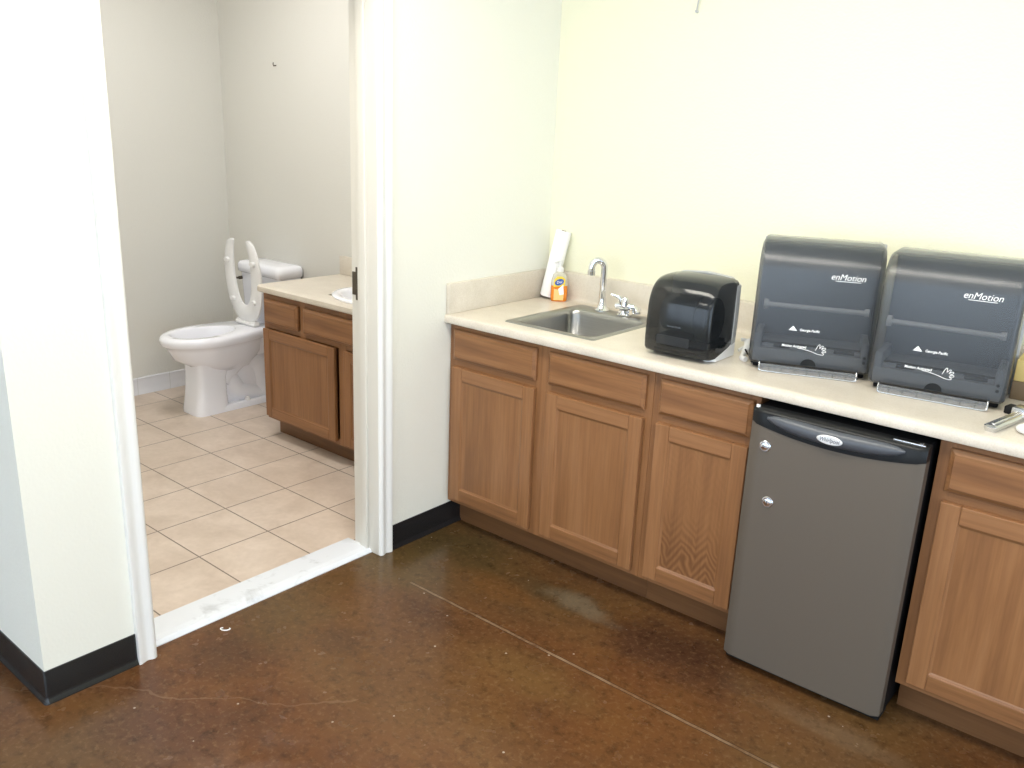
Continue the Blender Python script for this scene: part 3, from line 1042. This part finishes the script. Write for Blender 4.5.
b = NB(); loft(b, [[(hw - 0.03, 0.05, 0.002), (hw + .002, 0.07, 0.002), (hw + .002, 0.07, 0.012), (hw - 0.03, 0.05, 0.008)], [(hw - 0.03, dep + .01, 0.002), (hw + .004, dep + .01, 0.002), (hw + .004, dep + .01, 0.045), (hw - 0.03, dep + .01, 0.04)]])
obj('base_skirt', b, M_WHITEPL, t)
text('lettering', 'Georgia-Pacific', 0.008, M_BACKIN, cov, (-0.005, 0.0000, 0.108), (PI / 2 - 0.06, 0, 0), 0.1, 0.0, width=0.05)

# white cord looped between the two dispensers
b = NB()
tube(b, smoothpts([(1.075, -0.315, H + 0.045), (1.090, -0.300, H + 0.040), (1.105, -0.330, H + 0.026), (1.112, -0.370, H + 0.010), (1.128, -0.410, H + 0.008), (1.145, -0.420, H + 0.008)], 5),
     [0.006] * 5 + [0.012] * 8 + [0.009] * 13, 10)
tube(b, smoothpts([(1.080, -0.340, H + 0.012), (1.092, -0.300, H + 0.028), (1.100, -0.270, H + 0.042), (1.085, -0.262, H + 0.052)], 5), 0.005, 8)
tag(obj('cord', b, M_WHITEPL), 'crumpled white cord on the counter between small and large dispensers', 'cord')
b = NB()
box(b, -0.018, 0.012, -0.012, 0.012, 0, 0.018, 0.004)
tube(b, [(-0.018, 0, 0.012), (-0.032, 0.010, 0.024), (-0.040, 0.014, 0.036)], 0.003, 8)
tag(obj('plug', b, M_BLACKMATT, None, (1.172, -0.400, H), (0, 0, 0.3)), 'small black plug at the corner of the large left dispenser', 'plug')

# carton behind the right-hand dispenser
t = thing('carton', 'yellow and brown carton behind the right-hand dispenser', 'carton', (1.945, -0.140, H), 0.05)
b = NB(); box(b, -0.075, 0.075, -0.07, 0.07, 0.0, 0.055, 0.003); obj('body', b, M_CARTONB, t)
b = NB(); box(b, -0.074, 0.074, -0.069, 0.069, 0.055, 0.118, 0.003); obj('lid', b, M_CARTONY, t)

# metal tool and white utensil at the right edge
t = thing('metal_tool', 'silver metal tool with flat rounded handle at the counter edge', 'tool', (1.912, -0.548, H), math.radians(-11))
b = NB()
loft(b, [rrect(-0.014, 0.014, -0.05, 0.150, 0.013, 0.0), rrect(-0.018, 0.018, -0.053, 0.153, 0.016, 0.008), rrect(-0.018, 0.018, -0.053, 0.153, 0.016, 0.014), rrect(-0.013, 0.013, -0.048, 0.148, 0.012, 0.018)])
box(b, -0.005, 0.005, -0.03, 0.14, 0.017, 0.020, 0.0015)
obj('handle', b, M_CHROMED, t)
b = NB(); box(b, -0.030, 0.062, 0.150, 0.200, 0.003, 0.026, 0.006); cyl(b, (0.02, 0.175, 0.02), (0.02, 0.175, 0.032), 0.018)
obj('head', b, M_CHROMED, t)
b = NB(); box(b, -0.050, -0.030, 0.155, 0.195, 0.0, 0.022, 0.004)
obj('grip', b, M_BLACKMATT, t)
b = NB()
loft(b, [[(x * s, y * s, z) for x, y in [(0.034 * math.cos(a), 0.055 * math.sin(a)) for a in [2 * PI * i / 24 for i in range(24)]]] for s, z in ((0.7, 0.0), (0.95, 0.006), (1, 0.012), (0.94, 0.012), (0.85, 0.007), (0.3, 0.004))])
tube(b, [(0.02, 0.04, 0.009), (0.05, 0.10, 0.010), (0.075, 0.15, 0.008)], 0.006, 8)
tag(obj('spoon', b, M_WHITEPL, None, (1.988, -0.512, H), (0, 0, -0.35)), 'white plastic spoon beside the metal tool', 'spoon')

# ------------------------------------------------------------------ small refrigerator
FX0, FX1 = 1.302, 1.789
t = thing('refrigerator', 'small taupe steel refrigerator with black top under the counter', 'refrigerator', ((FX0 + FX1) / 2, -0.692, 0))
w = (FX1 - FX0) / 2
b = NB(); box(b, -w + 0.004, w - 0.004, 0.056, 0.56, 0.012, 0.848, 0.004); box(b, -w + .003, w - .003, 0.03, 0.1, 0.004, 0.018, .002)
obj('body', b, M_BLACKMATT, t)


def arc_bottom(x):
    return 0.807 - 0.026 * (1 - (x / w) ** 2)


# steel door panel, gently bowed
b = NB()
rings = []
nx = 24
for i in range(nx + 1):
    x = -w + 2 * w * i / nx
    e = min(1.0, (w - abs(x)) / 0.014)
    yf = 0.012 * (1 - math.sqrt(max(0, 1 - (1 - e) ** 2))) + 0.004 * (x / w) ** 2
    zt = arc_bottom(x)
    rings.append([(x, yf, 0.028), (x, yf - 0.0, 0.4), (x, yf, zt), (x, 0.052, zt), (x, 0.052, 0.4), (x, 0.052, 0.028)])
loft(b, rings)
door = obj('door', b, M_FRIDGE, t, angle=45)
b = NB()
rings = []
for i in range(nx + 1):
    x = -w + 2 * w * i / nx
    e = min(1.0, (w - abs(x)) / 0.02)
    yf = 0.014 * (1 - math.sqrt(max(0, 1 - (1 - e) ** 2))) + 0.004 * (x / w) ** 2 - 0.002
    zt = arc_bottom(x)
    rings.append([(x, yf, zt + 0.0005), (x, yf, 0.838), (x, yf + 0.004, 0.846), (x, yf + 0.012, 0.850), (x, 0.052, 0.850), (x, 0.052, zt + 0.0005)])
loft(b, rings)
cap = obj('top_cap', b, M_BLACK, t, angle=45)
# lens-shaped pull on the cap
b = NB()
rings = []
for i in range(21):
    q = -1 + 2 * i / 20
    x = q * 0.192
    s = max(0.02, (1 - abs(q) ** 3.2)) ** 0.5
    zc = 0.829 - 0.012 * (1 - q * q)
    rings.append([(x, 0.0 - 0.020 * s * math.cos(a) if math.cos(a) > 0 else 0.004, zc + 0.023 * s * math.sin(a)) for a in [2 * PI * k / 16 for k in range(16)]])
loft(b, rings)
obj('handle', b, M_HANDLE, t)
b = NB(); lathe(b, [(0.036, 0), (0.036, 0.003), (0.032, 0.0045)], n=36, sy=0.36)
bd = obj('badge', b, M_BADGE, t, (0.0, -0.0205, 0.817), (PI / 2, 0, 0))
text('lettering', 'Whirlpool', 0.016, M_INK, bd, (0, 0, 0.0046), (0, 0, 0), 0.2, width=0.055)
for x, z in ((1.357, 0.742), (1.386, 0.574)):
    b = NB()
    lathe(b, [(0.017, 0), (0.017, 0.003), (0.0145, 0.005), (0.0115, 0.005), (0.011, 0.008), (0.009, 0.009)])
    l = obj('lock', b, M_CHROME, t, (x - (FX0 + FX1) / 2, 0.003, z), (PI / 2, 0, 0))
    b = NB(); box(b, -0.001, 0.001, -0.005, 0.005, 0.0088, 0.0095)
    obj('keyhole', b, M_DARK, l)
b = NB(); box(b, w - 0.09, w - 0.008, 0.014, 0.020, 0.849, 0.854, 0.001); cyl(b, (w - 0.02, 0.02, 0.845), (w - 0.02, 0.02, 0.857), 0.006, 12)
obj('hinge', b, M_CHROMED, t)
b = NB(); cyl(b, (-w + 0.012, 0.02, 0.849), (-w + 0.012, 0.02, 0.856), 0.006, 12)
obj('hinge_pin', b, M_WHITEPL, t)

# ------------------------------------------------------------------ bathroom: vanity
VX0, VX1, VFY = -1.412, -0.124, -0.498
VH = 0.766
t = thing('vanity_cabinet', 'oak vanity cabinet seen through the bathroom doorway beside the toilet', 'vanity', (VX0, 0, 0))
W_ = VX1 - VX0
carcass(0.0, W_, [(0, 0.04), (0.295, 0.335), (0.585, 0.645), (W_ - 0.04, W_)], t, VFY, VH, 0.505, 0.100, [(VH - 0.035, VH), (0.585, 0.61), (0.10, 0.13)], 0.07)
for x0, x1 in ((0.018, 0.290), (0.336, 0.905), (0.95, W_ - 0.02)):
    drawer_front(t, x0, x1, 0.612, 0.735, VFY)
for k, (x0, x1) in enumerate(((0.010, 0.572), (0.640, W_ - 0.02))):
    panel_door(t, x0, x1, 0.118, 0.582, VFY, WP[1 + 2 * k], 0.05)
VC = thing('countertop', 'beige laminate vanity top on the bathroom cabinet', 'countertop', (0, 0, 0))
b = NB()
nv = [(-0.50, VH + .0005), (-0.518, VH + .0005), (-0.524, VH + .004), (-0.526, VH + 0.012), (-0.524, VH + 0.028), (-0.516, VH + 0.034), (-0.50, VH + 0.036)]
prism(b, nv, 'x', VX0 - 0.012, VX1 + 0.002)
ex0, ex1, ey0, ey1 = -1.0, -0.58, -0.42, -0.12
for (x0, x1, y0, y1) in ((VX0 - .012, VX1 + .002, -0.50, ey0), (VX0 - .012, ex0, ey0, ey1), (ex1, VX1 + .002, ey0, ey1), (VX0 - .012, VX1 + .002, ey1, YB - 0.002)):
    box(b, x0, x1, y0, y1, VH + .0005, VH + 0.036)
obj('slab', b, M_LAM, VC)
b = NB(); box(b, VX0 - 0.012, VX1 + 0.002, YB - 0.022, YB - 0.002, VH + 0.036, VH + 0.136, 0.003)
obj('backsplash', b, M_LAM, VC)
b = NB()
el = lambda rx, ry, z, n=40: [(rx * math.cos(2 * PI * i / n), ry * math.sin(2 * PI * i / n), z) for i in range(n)]
loft(b, [el(.258, .205, 0), el(.260, .207, .006), el(.252, .199, .012), el(.236, .184, .013), el(.218, .166, .008), el(.206, .154, -.005), el(.18, .13, -.06), el(.10, .075, -.11), el(.02, .02, -.118)], cap0=False)
t = thing('washbasin', 'white oval drop-in washbasin in the vanity top', 'sink', (-0.79, -0.27, VH + 0.036))
obj('basin', b, M_PORC, t, angle=60)
b = NB(); lathe(b, [(0.022, -0.117), (0.022, -0.113), (0.012, -0.113)]); obj('drain', b, M_CHROME, t)

# ------------------------------------------------------------------ bathroom: toilet
TX, RZT = -1.985, 0.455
t = thing('toilet', 'white toilet with its open-front seat raised, beside the oak vanity', 'toilet', (TX, 0, 0))


def egg(yf, yb_, hwid, z, n=40, pb=3.0, sk=0.42):
    """plan outline: round nose at yf, squarer back at yb_"""
    yc = yf + (yb_ - yf) * sk
    o = []
    for i in range(n):
        a = 2 * PI * i / n
        c, s = math.cos(a), math.sin(a)
        if s < 0:
            o.append((hwid * c, yc + (yc - yf) * s, z))
        else:
            o.append((hwid * math.copysign(abs(c) ** (2 / pb), c) * (1 - 0.22 * s), yc + (yb_ - yc) * abs(s) ** (2 / pb), z))
    return o


b = NB()
# bowl and rim
loft(b, [egg(-.56, -.22, .085, .235), egg(-.60, -.20, .118, .275), egg(-.680, -.16, .155, .32), egg(-.710, -.135, .166, .375), egg(-.722, -.13, .172, .396),
         egg(-.738, -.118, .182, .403), egg(-.746, -.113, .187, .410), egg(-.748, -.113, .189, RZT - .018), egg(-.742, -.115, .184, RZT - .006), egg(-.730, -.12, .174, RZT),
         egg(-.694, -.315, .128, RZT, pb=2.2), egg(-.684, -.32, .118, RZT - .012, pb=2.2), egg(-.682, -.325, .116, RZT - .06, pb=2.2), egg(-.63, -.33, .10, RZT - .12, pb=2.2),
         egg(-.53, -.36, .06, RZT - .19, pb=2.2)])


def plan(y0, y1, hwid, z, p=5.0, n=40):
    o = []
    for i in range(n):
        a = 2 * PI * i / n
        c, s = math.cos(a), math.sin(a)
        o.append((hwid * math.copysign(abs(c) ** (2 / p), c), (y0 + y1) / 2 + (y1 - y0) / 2 * math.copysign(abs(s) ** (2 / p), s), z))
    return o


# front column of the pedestal
loft(b, [plan(-.620, -.415, .098, 0), plan(-.620, -.415, .099, .02), plan(-.605, -.42, .094, .10), plan(-.595, -.42, .090, .20), plan(-.595, -.40, .094, .27), plan(-.60, -.38, .105, .30)])
# foot
loft(b, [plan(-.615, -.06, .098, 0), plan(-.615, -.06, .098, .026), plan(-.60, -.07, .090, .036)])
# rear web and trapway
loft(b, [plan(-.43, -.08, .052, .02), plan(-.43, -.08, .050, .32), plan(-.44, -.10, .08, .37)])
tube(b, smoothpts([(0, -.44, .17), (0, -.36, .255), (0, -.28, .29), (0, -.20, .25), (0, -.165, .17), (0, -.16, .05)], 5), .078, 18)
tube(b, smoothpts([(0, -.50, .30), (0, -.38, .16), (0, -.33, .09), (0, -.24, .06), (0, -.15, .03)], 5), .072, 18)
# shelf below the tank
loft(b, [plan(-.26, -.005, .10, .30), plan(-.28, 0, .13, .40), plan(-.28, 0, .135, RZT - .004)])
obj('bowl', b, M_PORC, t, angle=50)
for s in (-1, 1):
    b = NB(); lathe(b, [(.016, 0), (.016, .012), (.011, .022), (.004, .025)], (s * .080, -.30, .034))
    obj('bolt_cap', b, M_SEAT, t)
# tank and lid
b = NB()
rr = lambda x, y0, y1, r, z: rrect(-x, x, y0, y1, r, z)
loft(b, [rr(.165, -.135, .005, .03, RZT - .005), rr(.182, -.142, .010, .03, RZT + .04), rr(.194, -.148, .014, .03, .735)])
tank = obj('tank', b, M_PORC, t, (.02, 0, 0), angle=50)
b = NB()
loft(b, [rr(.198, -.152, .016, .03, .735), rr(.208, -.162, .018, .035, .742), rr(.211, -.164, .018, .035, .765), rr(.209, -.162, .018, .035, .785), rr(.198, -.152, .014, .03, .798), rr(.17, -.13, .0, .03, .804), rr(.08, -.08, -.03, .02, .807)])
obj('tank_lid', b, M_PORC, t, (.02, 0, 0), angle=60)
b = NB(); cyl(b, (-.155, -.146, .700), (-.155, -.165, .700), .010, 14); tube(b, [(-.155, -.164, .700), (-.185, -.168, .696), (-.205, -.168, .692)], .006, 8)
obj('flush_lever', b, M_BRONZE, t)
# open-front seat, raised; built lying flat then tipped up about the hinge line
b = NB()
SL = 0.515


def seat_pt(k, side, inner):
    """k 0 at the hinge end, 1 at the open tip"""
    a = k
    if inner:
        hwid, y0 = 0.083, 0.104
    else:
        hwid, y0 = 0.176, 0.0
    ln = SL - y0
    th = a * 0.80 * PI          # angle round the half oval
    x = hwid * math.sin(th) ** 0.85 if th > 0 else 0.0
    y = y0 + ln / 2 * (1 - math.cos(th)) * 1.02
    return side * x, y


rings = []
NS = 44
ks = [i / NS for i in range(NS + 1)]
seq = [(k, -1) for k in reversed(ks)] + [(k, 1) for k in ks[1:]]
for (k, sd) in seq:
    ox, oy = seat_pt(k, sd, False)
    ix, iy = seat_pt(k, sd, True)
    if k > 0.95:   # rounded tips
        q = (k - 0.95) / 0.05
        f = 0.5 * (1 - math.sqrt(max(0, 1 - q * q * 0.98)))
        ox, oy, ix, iy = ox + (ix - ox) * f, oy + (iy - oy) * f, ix + (ox - ix) * f, iy + (oy - iy) * f
    mx, my = (ox + ix) / 2, (oy + iy) / 2
    sec = []
    for (u, hgt) in ((0, .004), (0, .012), (.12, .019), (.5, .021), (.88, .019), (1, .012), (1, .004), (.88, 0), (.5, 0), (.12, 0)):
        sec.append((ox + (ix - ox) * u, oy + (iy - oy) * u, hgt))
    rings.append(sec)
loft(b, rings)
seat = obj('seat', b, M_SEAT, t, (0, -.215, RZT + .012), (math.radians(93), 0, 0), angle=50)
for sx in (-1, 1):
    for k in (0.34, 0.74):
        ox, oy = seat_pt(k, sx, False)
        ix, iy = seat_pt(k, sx, True)
        b = NB(); loft(b, [ov(.012, .020, .033, 20, 2.2), ov(.014, .022, .028, 20, 2.2), ov(.015, .023, .018, 20, 2.2)])
        o = obj('bumper', b, M_SEAT, seat, ((ox + ix) / 2, (oy + iy) / 2, 0), (0, 0, PI / 2))
b = NB(); box(b, -.095, .095, -.022, .018, 0, .022, .008)
for s in (-1, 1):
    cyl(b, (s * .07 - .02, 0, .016), (s * .07 + .02, 0, .016), .016, 16)
obj('hinge', b, M_SEAT, t, (0, -.222, RZT))
# supply pipe
b = NB(); cyl(b, (-.285, -.10, .10), (-.285, -.10, .40), .007, 12); tube(b, [(-.285, -.10, .10), (-.285, -.04, .10), (-.285, .018, .10)], .008, 10)
tube(b, smoothpts([(-.285, -.10, .40), (-.265, -.10, .43), (-.18, -.08, .445)], 4), .006, 8)
sp = obj('supply_pipe', b, M_CHROMED, t)
b = NB(); cyl(b, (-.285, -.10, .385), (-.285, -.10, .425), .014, 14); obj('coupling', b, M_SEAT, sp)

# ------------------------------------------------------------------ small things
b = NB(); box(b, -0.130, -0.112, -0.0022, 0, -0.042, 0.042, 0.0008); box(b, -0.112, -0.094, -0.0022, 0, -0.060, 0.060, 0.0008)
tag(obj('strike_plate', b, [M_BRONZE], None, (-0.0, KR - 0.0005, 1.045)), 'dark bronze strike plate on the right jamb of the bathroom doorway', 'strike plate')
b = NB(); cyl(b, (0, 0, 0), (0, -0.018, -0.004), 0.003, 10); tube(b, [(0, -0.016, -0.004), (0, -0.020, 0.004), (0, -0.018, 0.014)], 0.0025, 8)
tag(obj('wall_hook', b, M_BRONZE, None, (-1.965, YB, 1.880)), 'tiny dark screw hook high on the bathroom wall above the toilet', 'hook')
b = NB(); cyl(b, (0, 0, -0.022), (0, -0.012, -0.022), 0.005, 12); tube(b, smoothpts([(0, -0.008, -0.022), (0.004, -0.007, 0.02), (0.008, -0.006, 0.08), (0.006, -0.006, 0.2)], 4), 0.0028, 8)
tag(obj('wall_wire', b, M_GREYPLATE, None, (0.617, 0.0, 2.055)), 'short grey wire end high on the cream wall above the faucet', 'wire')
b = NB(); tube(b, [(0.016 * math.cos(a + 2.2), 0.0075 * math.sin(a + 2.2), 0.0022 + .0008 * math.sin(2 * a)) for a in [i / 12 * 1.55 * PI for i in range(13)]], 0.0018, 6)
tag(obj('paper_scrap', b, M_PAPER, None, (0.030, -1.673, 0.0), (0, 0, 0.68)), 'tiny curled white scrap on the brown floor near the threshold', 'scrap')
